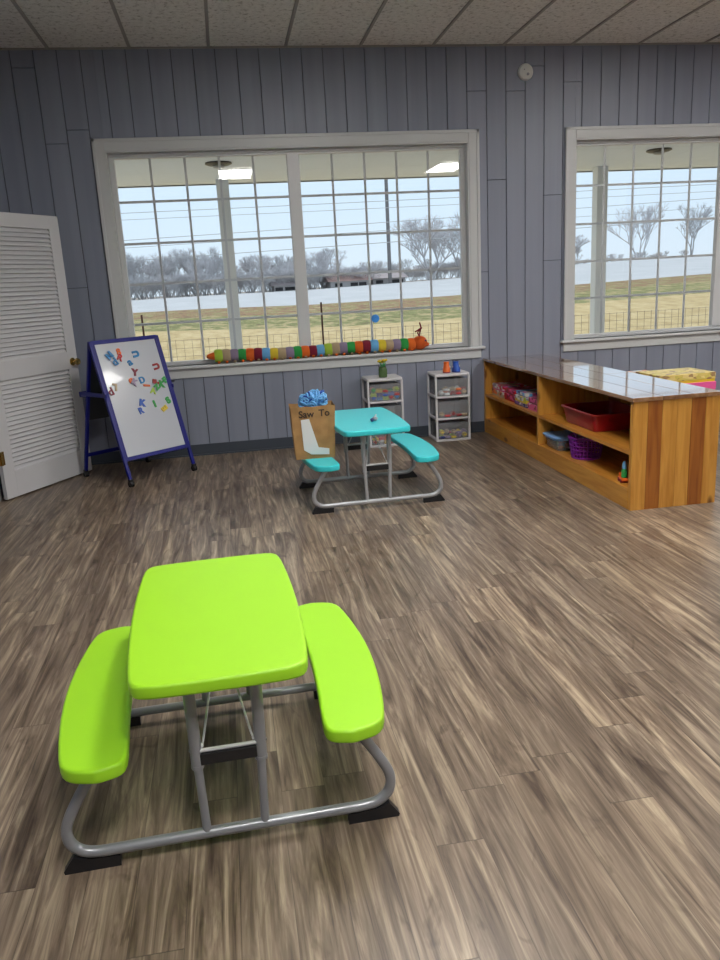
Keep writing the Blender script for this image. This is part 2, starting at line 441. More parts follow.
# ------------------------------------------------------------------ windows
def window(idx, w):
    x0, x1, z0, z1 = w; cw = .09
    e = bpy.data.objects.new('window_%d' % idx, None); C.objects.link(e); struct(e)
    e['label'] = ['', 'wide double window with white grilles, caterpillar on its sill', 'wide double window with white grilles, partly cut off at right'][idx]
    b = MB()
    b.box(x0-cw, x0, D-.02, D, z0-.02, z1+cw, .004); b.box(x1, x1+cw, D-.02, D, z0-.02, z1+cw, .004); b.box(x0, x1, D-.02, D, z1, z1+cw, .004)
    for q in (.022,):   # raised outer bead and inner bead of the casing
        b.box(x0-cw-.004, x0-cw+q, D-.028, D-.018, z0-.02, z1+cw+.004, .003); b.box(x1+cw-q, x1+cw+.004, D-.028, D-.018, z0-.02, z1+cw+.004, .003)
        b.box(x0-cw-.004, x1+cw+.004, D-.028, D-.018, z1+cw-q, z1+cw+.004, .003)
    b.build('casing', M['trim'], e)
    b = MB()   # reveal (jamb liner)
    b.box(x0, x0+.012, D-.015, D+.13, z0, z1, .002); b.box(x1-.012, x1, D-.015, D+.13, z0, z1, .002); b.box(x0, x1, D-.015, D+.13, z1-.012, z1, .002)
    b.build('reveal', M['trim'], e)
    b = MB(); b.box(x0-cw-.03, x1+cw+.03, D-.05, D+.0, z0-.024, z0, .006); b.box(x0, x1, D-.001, D+.13, z0-.024, z0, .001); b.build('sill', M['trim'], e)
    b = MB(); b.box(x0-cw, x1+cw, D-.018, D-.0003, z0-.105, z0-.024, .003); b.build('apron', M['trim'], e)
    g0, g1 = z0+.036, z1-.05; xm = (x0+x1)/2; mw = .052
    b = MB()
    b.box(x0+.012, x0+.052, D+.07, D+.12, z0, z1-.012, .004); b.box(x1-.052, x1-.012, D+.07, D+.12, z0, z1-.012, .004)
    b.box(x0+.05, x1-.05, D+.07, D+.12, g1, z1-.012, .004); b.box(x0+.05, x1-.05, D+.07, D+.12, z0, g0, .004)
    b.box(xm-mw, xm+mw, D+.062, D+.12, g0-.002, g1+.002, .004)
    b.box(x0+.012, x1-.012, D+.05, D+.07, z1-.032, z1-.012, .003)
    b.build('frame', M['vinyl'], e)
    for (a0, a1) in ((x0+.052, xm-mw), (xm+mw, x1-.052)):
        b = MB(); b.box(a0-.005, a1+.005, D+.094, D+.099, g0-.005, g1+.005); pn = b.build('pane', M['glass'], e)
        b = MB()
        for i in range(1, 5):
            x = a0+(a1-a0)*i/5; b.box(x-.010, x+.010, D+.099, D+.108, g0-.002, g1+.002, .002, seg=1)
            z = g0+(g1-g0)*i/5; b.box(a0-.002, a1+.002, D+.1, D+.109, z-.010, z+.010, .002, seg=1)
        b.build('muntin_grid', M['muntin'], e)
    return e
for i, w in enumerate(WIN): window(i+1, w)
b = MB(); b.lathe([(.0, 0), (.034, 0), (.036, .0015), (.030, .003), (0.001, .0035)], 24)
o = b.build('window_sticker', mat('sticker_blue', (.05, .30, .85), .5)); o.location = (1.325, D+.0935, 1.10); o.rotation_euler = (PI/2, 0, 0)
tag(o, 'round bright blue sticker on the right pane of the wide window', 'sticker')

# ------------------------------------------------------------------ louvered door
def door():
    hx, hy = -1.700, 5.905; tx, ty = -1.226, 6.722
    L = math.hypot(tx-hx, ty-hy); an = math.atan2(ty-hy, tx-hx)
    e = bpy.data.objects.new('door_1', None); C.objects.link(e); struct(e); e.location = (hx, hy, 0); e.rotation_euler = (0, 0, an)
    e['label'] = 'white louvered door standing open beside the easel'; e['category'] = 'door'
    T = .035; y0, y1 = 0, T; b = MB(); st = .108; Z = 2.045
    b.box(0, st, y0, y1, .012, Z, .003); b.box(L-st, L, y0, y1, .012, Z, .003)
    for za, zb in ((.012, .205), (.868, 1.005), (1.945, Z)): b.box(st-.002, L-st+.002, y0, y1, za, zb, .003)
    b.build('door_frame', M['door'], e)
    for za, zb in ((.205, .868), (1.005, 1.945)):
        b = MB(); n = round((zb-za)/.0325); s_ = (zb-za)/n
        for i in range(n):
            z = za+s_*(i+.5)
            R_ = Matrix.Translation((L/2, T/2, z)) @ Matrix.Rotation(math.radians(56), 4, 'X')
            b.box(-(L/2-st), L/2-st, -.0205, .0205, -.003, .003, .001, R_, seg=1)
        b.build('louver_slats', M['door'], e)
    b = MB()
    for s_ in (-1, 1):
        yy = 0 if s_ < 0 else T
        R_ = Matrix.Translation((L-.06, yy, .925)) @ Matrix.Rotation(PI/2*(-s_), 4, 'X')
        tb = MB(); tb.lathe([(0.001, 0), (.032, 0), (.032, .005), (.012, .009), (.011, .03), (.024, .038), (.029, .05), (.024, .062), (.001, .066)], 20)
        b.absorb(tb.bm, R_)
    b.build('door_knob', M['brass'], e)
    for z in (.32, 1.75):
        b = MB(); b.box(-.03, .03, -.004, 0, z-.05, z+.05, .001); b.tube([(0, -.008, z-.05), (0, -.008, z+.05)], .007, 8); b.build('hinge', M['brass'], e)
door()

# ------------------------------------------------------------------ round alarm on the wall
e = thing('smoke_alarm', 'small round white alarm high on the blue panelled wall', 'smoke alarm', (2.708, D, 3.09))
R90 = Matrix.Rotation(PI/2, 4, 'X')
t = MB(); t.lathe([(.001, 0), (.066, 0), (.068, .012), (.06, .03), (.045, .036), (.001, .038)], 28); b = MB(); b.absorb(t.bm, R90); b.build('alarm_body', M['smoke'], e)
t = MB(); t.lathe([(.001, .0375), (.012, .0375), (.011, .041), (.001, .042)], 14, (.012, -.022, 0)); b = MB(); b.absorb(t.bm, R90); b.build('test_button', M['c_grey'], e)
t = MB(); t.lathe([(.001, .0375), (.004, .0375), (.001, .041)], 8, (-.02, .015, 0)); b = MB(); b.absorb(t.bm, R90); b.build('indicator_light', M['dark'], e)

# ------------------------------------------------------------------ ceiling troffers
def troffer(cx, cy, lab):
    e = thing('ceiling_light', lab, 'ceiling light', (cx, cy, H-.006), 0, 'recessed ceiling lights')
    b = MB(); w, l = .30, .605
    b.box(-w, w, -l, -l+.03, -.016, .004, .003).box(-w, w, l-.03, l, -.016, .004, .003).box(-w, -w+.03, -l, l, -.016, .004, .003).box(w-.03, w, -l, l, -.016, .004, .003)
    b.build('light_frame', M['troffer'], e)
    b = MB(); b.box(-w+.028, w-.028, -l+.028, l-.028, -.010, .002); b.build('diffuser', M['diffuser'], e)
T_ = W/2
for cx, cy, lab in ((cx0+W*2+T_, .03, 'bright ceiling light mirrored in left pane of the wide window'), (cx0+W*8+T_, .03, 'bright ceiling light mirrored at right edge of the wide window'),
                    (cx0+W*8.55+T_, 4.16, 'bright ceiling light whose glare falls on the easel board'), (cx0+W*3+T_, 3.40, 'added unseen ceiling light brightening the room, camera side of the teal picnic table'),  # the last light here is unseen, added to lift the room brightness
                    (cx0+W*15+T_, 2.45, 'added unseen ceiling light brightening the room, near the right wall')):  # another unseen light added as fill, kept out of the window reflections
    troffer(cx, cy, lab)

# ------------------------------------------------------------------ picnic tables
def picnic(loc, rz, pm, fm, lab, lab_cat='picnic table'):
    e = thing('picnic_table', lab, lab_cat, (*loc, 0), rz)
    b = MB(); O = outline([(-.222, -.435), (.220, -.435), (.224, .437), (-.234, .432)], [.055]*4, [.004, .014, .004, .014])
    b.plate(O, .496, .533, .009); b.build('tabletop', pm, e)
    for s in (1, -1):
        cs = [(.243, -.410), (.416, -.410), (.424, .440), (.250, .440)]; bl = [.006, .034, .006, -.020]
        O = outline(cs, [.052, .075, .075, .052], bl)
        if s < 0: O = [(-p[0], p[1]) for p in O][::-1]
        b = MB(); b.plate(O, .284, .322, .009); b.build('bench_seat', pm, e)
    for s in (-1, 1):
        y = .342*s
        half = [(.325, y, .290), (.355, y, .25), (.395, y, .185), (.420, y, .13), (.418, y, .085), (.390, y, .055), (.345, y, .045), (.25, y, .045), (0, y, .045)]
        path = smooth(half+[(-p[0], p[1], p[2]) for p in half[-2::-1]], 5)
        b = MB(); b.tube(path, .0145, 12); b.box(.30, .38, y-.02, y+.02, .280, .289); b.box(-.38, -.30, y-.02, y+.02, .280, .289); b.build('base_tube', fm, e)
        for q in (-1, 1):
            b = MB(); pts = [(.30, 0), (.440, 0), (.442, .008), (.415, .046), (.38, .033), (.30, .031)]
            rg = [[(q*px, y+dy, pz) for px, pz in pts] for dy in (-.011, .013)]
            b.rings(rg, smooth=False); b.build('foot_cap', M['black'], e)
            lx = q*.082
            b = MB(); b.tube([(lx*.93, y, .05), (lx, y-.004*s, .255)], .0115, 12); b.tube([(lx, y-.004*s, .242), (lx*1.04, y-.012*s, .497)], .0155, 12); b.tube([(lx, y-.004*s, .238), (lx, y-.004*s, .248)], .0165, 12)
            b.tube([(lx-.018, y-.004*s, .29), (lx+.018, y-.004*s, .29)], .004, 8)
            b.build('leg', fm, e)
        b = MB(); b.box(-.072, .072, y-.010, y+.010, .250, .282, .002); b.build('cross_brace', M['black'], e)
        b = MB(); b.tube([(-.082, y, .288), (.082, y, .288)], .0055, 8)
        for q in (-1, 1):
            b.tube(smooth([(q*.072, y-.012*s, .292), (q*.062, y-.02*s, .305), (q*.035, y*.68, .40), (q*.008, y*.28, .472)], 4), .0033, 6)
            b.ball((q*.070, y-.012*s, .294), .008)
        b.build('folding_wire', M['wire'], e)
    b = MB(); b.box(-.03, .03, -.12, .12, .470, .4975, .004); b.build('hinge_bracket', M['black'], e)
    return e
picnic((-.105, 2.172), .028, M['lime'], M['steel'], 'lime green plastic folding picnic table with two attached benches, in the foreground')
teal = picnic((.860, 5.168), .03, M['teal'], M['steel2'], 'teal plastic folding picnic table with attached benches, near the drawer carts')

# small grey toy on the teal table
e = thing('toy_figure', 'tiny grey toy lying on the teal table top', 'toy', (.905, 5.03, .533), .4)
b = MB(); b.ball((.0, .0, .016), .018, (1.2, .8, .85)); b.build('body', M['c_grey'], e)
b = MB(); b.ball((-.026, -.006, .012), .012); b.build('head', M['c_navy'], e)
b = MB(); b.tube([(.0, 0, .028), (.014, .0, .044)], .005, 6); b.build('fin', M['c_white'], e)

# ------------------------------------------------------------------ easel
EA = Vector((-.832, 5.991, 0)); an = .684; ew = .622; es = .341; eh = 1.094
easel = thing('easel', 'blue framed double sided child easel with whiteboard, beside the louvered door', 'easel', EA, an)
def tilt(sgn, base):   # local frame: X across, Z up the slope, Y outwards normal
    up = Vector((0, sgn*es, eh)).normalized(); X = Vector((1, 0, 0)); Y = up.cross(X)
    return Matrix(((X.x, Y.x, up.x, base.x), (X.y, Y.y, up.y, base.y), (X.z, Y.z, up.z, base.z), (0, 0, 0, 1)))
F = tilt(1, Vector((0, 0, 0))); Bk = tilt(-1, Vector((0, 2*es, 0))); SL = math.hypot(es, eh)
for Mx, nm, sg in ((F, 'front', 1), (Bk, 'rear', -1)):
    for x in (.014, ew-.014):
        b = MB(); b.box(x-.014, x+.014, -.012, .012, .055, SL, .005, Mx); b.build('leg', M['blue'], easel)
    b = MB()
    if sg > 0:
        b.box(.02, ew-.02, -.012, .012, SL-.028, SL+.004, .004, Mx); b.box(.02, ew-.02, -.012, .012, .200, .232, .004, Mx)
        b.box(.026, .042, -.012, .012, .2, SL, .003, Mx); b.box(ew-.042, ew-.026, -.012, .012, .2, SL, .003, Mx)
    else:
        b.box(.02, ew-.02, -.01, .01, SL-.03, SL-.002, .004, Mx); b.build('crossbar', M['blue'], easel); b = MB(); b.box(.02, ew-.02, -.01, .01, .18, .208, .004, Mx)
    b.build('board_frame' if sg > 0 else 'crossbar', M['blue'], easel)
b = MB(); b.box(.036, ew-.036, -.006, .006, .225, SL-.022, .001, F); b.build('whiteboard_panel', M['board'], easel)
b = MB(); b.box(.026, ew-.026, -.005, .005, .50, SL-.025, .001, Bk); b.build('chalkboard_panel', M['chalk'], easel)
b = MB()
zt = .69
for x in (.006, ew-.006):
    b = MB(); b.box(x-.006, x+.006, .19, .565, zt-.016, zt+.016, .003); b.build('side_brace', M['blue'], easel)
b = MB(); b.box(0.012, ew-.012, .475, .60, zt-.03, zt-.022, .002); b.box(0.012, ew-.012, .592, .60, zt-.03, zt+.012, .002); b.build('tray', M['blue'], easel)
for (x, y) in ((.014, 0.015), (ew-.014, 0.015), (.014, 2*es-.015), (ew-.014, 2*es-.015)):
    b = MB(); b.tube([(x-.014, y, .024), (x+.014, y, .024)], .024, 16); b.box(x-.017, x+.017, y-.014, y+.014, .028, .062, .005); b.build('caster', M['black'], easel)
b = MB(); b.tube([(ew, .225, .725), (ew+.03, .225, .725)], .010, 10); b.build('pivot_knob', M['black'], easel)

# magnetic letters, each a thing of its own
Ea = Matrix.Translation(EA) @ Matrix.Rotation(an, 4, 'Z') @ F
def letter(ch, a, t, rot, col, lab, size=.070, lift=0):
    if ch in 'ade': size *= 1.25
    cu = bpy.data.curves.new('letter', 'FONT'); cu.body = ch; cu.size = size; cu.extrude = .0035; cu.offset = .0022 if ch in 'adeR8DA' else .0048; cu.align_x = 'CENTER'; cu.align_y = 'CENTER'
    tmp = bpy.data.objects.new('tmp', cu); C.objects.link(tmp)
    bpy.context.view_layer.update()
    dg = bpy.context.evaluated_depsgraph_get(); me = bpy.data.meshes.new_from_object(tmp.evaluated_get(dg))
    bpy.data.objects.remove(tmp); bpy.data.curves.remove(cu)
    vs = [v.co.copy() for v in me.vertices]
    c = Vector(((min(v.x for v in vs)+max(v.x for v in vs))/2, (min(v.y for v in vs)+max(v.y for v in vs))/2, 0))
    for v in me.vertices: v.co -= c
    me.materials.clear(); me.materials.append(M['c_'+col])
    o = bpy.data.objects.new('magnetic_letter', me); C.objects.link(o)
    # letter plane: x across, y up the slope, thickness towards the room (local -Y of the easel frame)
    o.matrix_world = Ea @ Matrix.Translation((a, -.0098-lift, t)) @ Matrix.Rotation(PI/2, 4, 'X') @ Matrix.Rotation(math.radians(rot), 4, 'Z')
    tag(o, lab, 'magnetic letter', 'magnetic letters on the easel')
for a in (('8', .226, 1.045, 5, 'orange', 'orange magnet of the tangled cluster at top left of the easel board'),
          ('R', .222, .996, -35, 'red', 'red letter magnet just under the orange one at top of the board', .070, .0072),
          ('N', .135, 1.022, 35, 'teal_blue', 'upper blue letter magnet at far left of the top cluster', .070, .0072),
          ('d', .160, .968, 25, 'teal_blue', 'blue letter d magnet at the bottom of the top left cluster', .070, .0144),
          ('U', .37, 1.012, 95, 'teal_blue', 'blue letter U magnet lying sideways, nearest the top of the board'),
          ('a', .297, .948, 20, 'teal_blue', 'blue round letter magnet alone between the top cluster and sideways U'),
          ('U', .522, .893, 98, 'dark_red', 'red letter U magnet lying sideways near the right edge of the board'),
          ('Y', .315, .868, -15, 'maroon', 'maroon letter Y magnet in the middle of the board'),
          ('e', .262, .806, 20, 'orange', 'orange red round letter magnet under the maroon Y'),
          ('K', .284, .790, -40, 'mauve', 'dark purple letter magnet partly under the orange red one', .06, .0072),
          ('D', .358, .802, 8, 'teal_blue', 'blue letter D magnet in the middle of the board'),
          ('I', .385, .752, 78, 'orange', 'orange red bar shaped magnet lying flat beneath the blue D'),
          ('F', .472, .771, 75, 'dark_red', 'brown red letter F magnet lying on its side above the lime one', .070, .0072),
          ('A', .428, .705, -20, 'lime', 'lime green letter A magnet right of centre'),
          ('Z', .464, .727, 30, 'green', 'green letter magnet overlapping the lime A', .055, .0144),
          ('d', .062, .748, 12, 'maroon', 'maroon letter d magnet at the left edge beside the glare'),
          ('L', .105, .776, 165, 'tan', 'brown letter L magnet touching the maroon d'),
          ('K', .306, .622, -20, 'blue', 'blue letter K magnet, upper of the lower blue pair'),
          ('R', .273, .565, 10, 'blue', 'blue letter R magnet, lower of the lower blue pair'),
          ('K', .528, .746, -15, 'green', 'green letter K magnet left of the pair by the right edge'),
          ('F', .588, .764, 30, 'green', 'green letter F magnet right of the pair, over the board edge'),
          ('I', .407, .599, 8, 'green', 'green straight letter I magnet below the lime A'),
          ('S', .539, .609, 20, 'green', 'small green letter S magnet near the lower right'),
          ('E', .484, .550, 115, 'yellow', 'yellow orange letter E magnet, lowest on the board')):
    if a[0] == 'F' and a[1] > .58: a = (a[0], .560, .775)+a[3:]+(.062, .0072)
    letter(*a)

# ------------------------------------------------------------------ drawer carts
def cart(x, y, lab):
    e = thing('drawer_cart', lab, 'drawer cart', (x, y, 0)); w, d, h = .318, .295, .605
    b = MB()
    O = outline([(0, -.004), (w, -.004), (w, d), (0, d)], [.02]*4, [.014, 0, 0, 0]); b.plate(O, h-.026, h, .008); b.build('top_panel', M['cartw'], e)
    b = MB()
    for xx in (.009, w-.009):
        for yy in (.010, d-.010): b.box(xx-.009, xx+.009, yy-.010, yy+.010, 0, h-.02, .004)
    for z in (.008, .203, .398):
        for xx in (.006, w-.006): b.box(xx-.006, xx+.006, .0, d, z-.008, z+.012, .003)
        O = outline([(0, -.002), (w, -.002), (w, d), (0, d)], [.01]*4, [.010, 0, 0, 0]); b.plate(O, z-.008, z+.008, .003, 2)
    b.build('cart_frame', M['cartw'], e)
    for z in (.02, .215, .410):
        b = MB(); t = .003; x0, x1, y0, y1, z0, z1 = .022, w-.022, .004, d-.02, z, z+.145
        b.box(x0, x1, y0, y0+t, z0, z1, .001, seg=1).box(x0, x0+t, y0, y1, z0, z1-.01).box(x1-t, x1, y0, y1, z0, z1-.01).box(x0, x1, y1-t, y1, z0, z1-.01).box(x0, x1, y0, y1, z0, z0+t)
        dr = b.build('drawer', M['cartg'], e)
        b = MB(); b.tube(smooth([(.09, .006, z1-.02), (.10, -.010, z1-.026), (w/2, -.014, z1-.03), (w-.10, -.010, z1-.026), (w-.09, .006, z1-.02)], 4), .005, 8); b.build('drawer_handle', M['cartg'], dr)
    return e
cart(1.150, 6.69, 'white three drawer plastic cart behind the teal table, flower jar on top')
cart(1.758, 6.69, 'white three drawer plastic cart beside the wooden shelf, two small toys on top')

# toy kinds: stud brick, ring, ball with band, tiny car
def toy_brick():
    b = MB(); b.box(-.024, .024, -.014, .014, 0, .024, .002, seg=1)
    for x in (-.012, .012): b.lathe([(.007, .022), (.007, .031), (.006, .032)], 8, (x, 0, 0))
    return b
def toy_ring():
    b = MB(); seg = 14
    rg = []
    for i in range(seg+1):
        a = 2*PI*i/seg; rg.append((.019*math.cos(a), .019*math.sin(a), .009))
    b.tube(rg, .008, 8, cap=False); return b
def toy_ball():
    b = MB(); b.ball((0, 0, .02), .02); b.tube([(.0205*math.cos(2*PI*i/16), .0205*math.sin(2*PI*i/16), .02) for i in range(17)], .003, 6, False); return b
def toy_car():
    b = MB(); b.box(-.026, .026, -.013, .013, .006, .019, .004, seg=1); b.box(-.012, .014, -.011, .011, .017, .030, .004, seg=1)
    for x in (-.015, .015):
        b.tube([(x, -.016, .008), (x, .016, .008)], .008, 10)
    return b
KIND = dict(brick=(toy_brick, 'toy_brick', 'toy brick'), ring=(toy_ring, 'toy_ring', 'toy ring'), ball=(toy_ball, 'toy_ball', 'toy ball'), car=(toy_car, 'toy_car', 'toy car'))
cache = {}
def toy(kind, col, loc, rz, where, group, tiltx=0, sc=1.):
    key = (kind, col)
    if key not in cache:
        o = KIND[kind][0]().build(KIND[kind][1], M['c_'+col]); cache[key] = o; first = True
    else:
        o = cache[key].copy(); C.objects.link(o)
    o.location = loc; o.rotation_euler = (tiltx, 0, rz); o.scale = (sc,)*3
    cn = col.replace('_', ' ')
    tag(o, '%s plastic %s %s' % (cn, KIND[kind][2], where), 'toy', group)
def fill(cx, cy, z, cols, kinds, rows, layers, where, group, seed, nx=6, sc=1.):
    rr = random.Random(seed)
    for k in range(layers):
        for j in range(rows):
            for i in range(nx):
                if k and rr.random() < .2: continue
                toy(rr.choice(kinds), rr.choice(cols), (cx+.048+i*(.209/(nx-1)), cy+.026+j*.04, z+k*.034*sc), rr.uniform(-.25, .25), where, group, 0, sc*1.12)
fill(1.158, 6.69, .4135, ['yellow', 'blue', 'green', 'lime', 'navy', 'orange', 'red', 'teal_blue'], ['ball', 'brick', 'ring'], 2, 3, 'piled in the top drawer of the left cart', 'toys in the left cart top drawer', 1, 5)
fill(1.158, 6.69, .2185, ['purple', 'grey', 'mauve'], ['ball', 'ring'], 1, 1, 'in the middle drawer of the left cart', 'toys in the left cart middle drawer', 12, 5)
fill(1.158, 6.69, .0235, ['red', 'blue', 'yellow', 'orange', 'teal_blue', 'white'], ['ball', 'brick', 'car'], 1, 2, 'in the bottom drawer of the left cart', 'toys in the left cart bottom drawer', 2, 5)
fill(1.768, 6.69, .4135, ['dark_red', 'orange', 'red', 'tan', 'white'], ['ball', 'ring', 'car'], 2, 2, 'in the top drawer of the cart by the shelf', 'toys in the right cart top drawer', 3, 5, 1.05)
fill(1.768, 6.69, .2185, ['dark_red', 'white', 'tan', 'red', 'yellow'], ['ball', 'ring'], 1, 1, 'in the middle drawer of the cart by the shelf', 'toys in the right cart middle drawer', 4, 5, 1.1)
fill(1.768, 6.69, .0235, ['yellow', 'tan', 'navy', 'lime', 'red', 'mauve'], ['ball', 'car', 'ring'], 2, 2, 'in the bottom drawer of the cart by the shelf', 'toys in the right cart bottom drawer', 5, 5)

# things on top of the carts
e = thing('flower_jar', 'small green glass jar of yellow flowers on the left drawer cart', 'vase', (1.31, 6.77, .605)); e.scale = (1.45,)*3
b = MB(); b.lathe([(.022, 0), (.026, .004), (.027, .045), (.022, .06), (.024, .066), (.021, .066), (.019, .058), (.001, .05)], 16); b.build('jar', mat('green_jar', (.08, .14, .05), .2), e)
b = MB()
for i in range(7):
    a = i*2.4; b.tube([(0, 0, .05), (.02*math.cos(a), .02*math.sin(a), .085+.006*(i % 3))], .002, 5)
b.build('stems', M['c_green'], e)
b = MB()
for i in range(7):
    a = i*2.4; r = .022 if i else 0
    b.ball((r*math.cos(a), r*math.sin(a), .092+.006*(i % 3)), .011, (1, 1, .7), 8, 6)
b.build('blossoms', M['y_yellow'], e)
for x, col, lab in ((1.885, 'orange', 'small orange toy boot on the drawer cart beside the shelf'), (1.972, 'blue', 'small blue toy boot on the drawer cart beside the shelf')):
    e = thing('toy_boot', lab, 'toy', (x, 6.765, .605), PI/2+.2 if col == 'blue' else PI/2-.25); e.scale = (1.35,)*3
    b = MB(); b.rings([[(px*sx+.0, py*sy, z) for px, py in [(math.cos(2*PI*k/14), math.sin(2*PI*k/14)) for k in range(14)]] for sx, sy, z in ((.036, .024, .006), (.038, .026, .014), (.033, .024, .028), (.022, .020, .042), (.018, .018, .064), (.020, .020, .072))]); b.build('upper', M['c_'+col], e)
    b = MB(); b.plate([(.038*math.cos(2*PI*k/16), .026*math.sin(2*PI*k/16)) for k in range(16)], 0, .008, .002, 2); b.build('sole', M['c_navy' if col == 'blue' else 'c_maroon'], e)
    b = MB(); b.tube(smooth([(-.015, -.019, .045), (0, -.024, .035), (.02, 0, .040), (0, .024, .035)], 3), .003, 6); b.build('strap', M['c_white'], e)

# ------------------------------------------------------------------ wooden shelf
SX0, SX1, SY0, SY1, SH = 2.302, 2.860, 4.225, 6.985, .688
sh = thing('storage_shelf', 'long low varnished pine storage shelf running out from the window wall', 'shelf', (SX0, SY0, 0))
w = SX1-SX0; l = SY1-SY0
b = MB(); tw = w/3
for i in range(3):
    b.mi = (0, 1, 0)[i]
    yy = [-.012, l*.40, l] if i != 1 else [-.012, l*.62, l]
    for y0, y1 in zip(yy, yy[1:]): b.box(-.012+i*(w+.02)/3+.001, -.012+(i+1)*(w+.02)/3-.001, y0+.0006, y1-.0006, SH-.024, SH, .0025)
b.build('top_panel', [M['ptop1'], M['ptop2']], sh)
b = MB(); pw = w/6
for i, m in enumerate((0, 1, 0, 0, 1, 0)): b.mi = m; b.box(i*pw+.0006, (i+1)*pw-.0006, 0, .036, 0, SH-.0245, .002)
b.build('end_panel', [M['pz1'], M['pz2']], sh)
b = MB(); b.box(0, w, l-.036, l, 0, SH-.0245, .002); b.build('end_panel', M['pz1'], sh)
b = MB(); yd = 1.465
b.box(.002, w-.02, yd-.016, yd+.016, .13, SH-.0245, .002); b.build('divider', M['pz1'], sh)
b = MB()
k = 14
for i in range(k):
    b.mi = (i*5+1) % 3 % 2; y0 = .036+(l-.072)*i/k; b.box(w-.018, w-.001, y0+.001, .036+(l-.072)*(i+1)/k-.001, .02, SH-.0245, .001, seg=1)
b.build('back_panel', [M['pz1'], M['pz2']], sh)
b = MB(); b.box(.002, w-.019, .037, yd-.017, .338, .362, .003); b.box(.002, w-.019, yd+.017, l-.037, .338, .362, .003); b.build('middle_shelf', M['py1'], sh)
b = MB(); b.box(.02, w-.019, .037, l-.037, .106, .128, .002); b.build('bottom_shelf', M['py1'], sh)
b = MB(); b.box(0, .0195, .037, yd+.4, .0, .130, .003); b.box(0, .0195, yd+.402, l-.037, 0, .130, .003); b.build('kick_board', M['py2'], sh)

# red tub
z = .3625
def tub(x0, x1, y0, y1, h, m, m2, name, lab, cat, z, rz=0):
    e = thing(name, lab, cat, ((x0+x1)/2, (y0+y1)/2, z), rz); a, c = (x1-x0)/2, (y1-y0)/2
    def rect(a, c, z, r): return [(p.x, p.y, z) for p in outline([(-a, -c), (a, -c), (a, c), (-a, c)], [r]*4, [0]*4, 4, 2)]
    b = MB(); t = .004
    b.rings([rect(a*.82, c*.86, 0, .03), rect(a*.86, c*.9, .006, .035), rect(a*.97, c*.975, h-.012, .04), rect(a*.97, c*.975, h-.004, .04), rect(a*.97-t, c*.975-t, h-.004, .04), rect(a*.86-t, c*.9-t, .012, .03)])
    b.build('tub_body', m, e)
    b = MB(); b.rings([rect(a*.955, c*.965, h-.006, .04), rect(a*1.03, c*1.02, h-.012, .045), rect(a*1.035, c*1.025, h-.004, .045), rect(a*1.02, c*1.01, h, .045), rect(a*.955, c*.965, h-.001, .04)], cap=False); b.build('rim', m2, e)
    return e
tub(2.345, 2.75, 4.83, 5.36, .125, M['red'], M['c_dark_red'], 'plastic_tub', 'dark red plastic dish tub on the upper shelf of the right bay', 'tub', z)
# clear bin with blue lid
zb = .1285
e = tub(2.325, 2.58, 5.37, 5.62, .092, M['bingl'], M['bluelid'], 'storage_bin', 'small clear bin with pale blue lid on the lower shelf beside the purple basket', 'bin', zb)
b = MB(); b.plate(outline([(-.14, -.137), (.14, -.137), (.14, .137), (-.14, .137)], [.03]*4, [0]*4), .0925, .106, .005); b.build('lid', M['bluelid'], e)
rr = random.Random(9)
for i in range(4):
    for j in range(4):
        toy(rr.choice(['brick', 'ring', 'ball']), rr.choice(['pink', 'purple', 'white', 'light_blue', 'orange']), (2.377+.05*i, 5.415+.05*j, zb+.014), rr.uniform(-.3, .3), 'inside the clear bin with the blue lid', 'toys in the clear bin')
# purple basket (woven lattice)
e = thing('plastic_basket', 'purple lattice plastic basket with raised handle on the lower shelf', 'basket', (2.445, 5.135, zb))
b = MB(); n = 26; r0, r1, h = .098, .122, .155
for i in range(n):
    a = 2*PI*i/n
    b.tube([(r0*math.cos(a), r0*math.sin(a), .004), (r1*math.cos(a), r1*math.sin(a), h)], .0046, 5)
for k in range(6):
    z = .012+k*(h-.012)/5; r = r0+(r1-r0)*z/h
    b.tube([(r*math.cos(2*PI*i/28), r*math.sin(2*PI*i/28), z) for i in range(29)], .0052 if k < 5 else .008, 6, False)
b.lathe([(.001, 0), (r0, 0), (r0+.002, .008), (.001, .006)], 28)
b.build('lattice_body', M['purple'], e)
b = MB(); b.tube(smooth([(-.01, .123, h), (-.035, .120, h+.035), (-.075, .07, h+.05), (-.10, 0, h+.045), (-.105, -.055, h+.02), (-.103, -.07, h)], 5), .007, 6); b.build('basket_handle', M['purple'], e)
# toy figure on the lower shelf by the end panel
e = thing('toy_truck', 'small orange toy truck with green and blue load by the near end of the shelf', 'toy', (2.362, 4.43, zb), 1.35)
b = MB(); b.box(-.045, .045, -.022, .022, .012, .030, .005); b.box(.018, .044, -.02, .02, .028, .055, .006); b.build('truck_body', M['c_orange'], e)
for x in (-.028, .026):
    b = MB(); b.tube([(x, -.027, .012), (x, .027, .012)], .012, 12); b.build('wheels', M['c_maroon'], e)
b = MB(); b.lathe([(.014, .0305), (.018, .034), (.018, .075), (.012, .085)], 12, (-.012, 0, 0)); b.build('barrel', M['c_green'], e)
b = MB(); b.lathe([(.011, .0855), (.014, .09), (.014, .115), (.006, .135)], 12, (-.012, 0, 0)); b.build('turret', M['c_light_blue'], e)

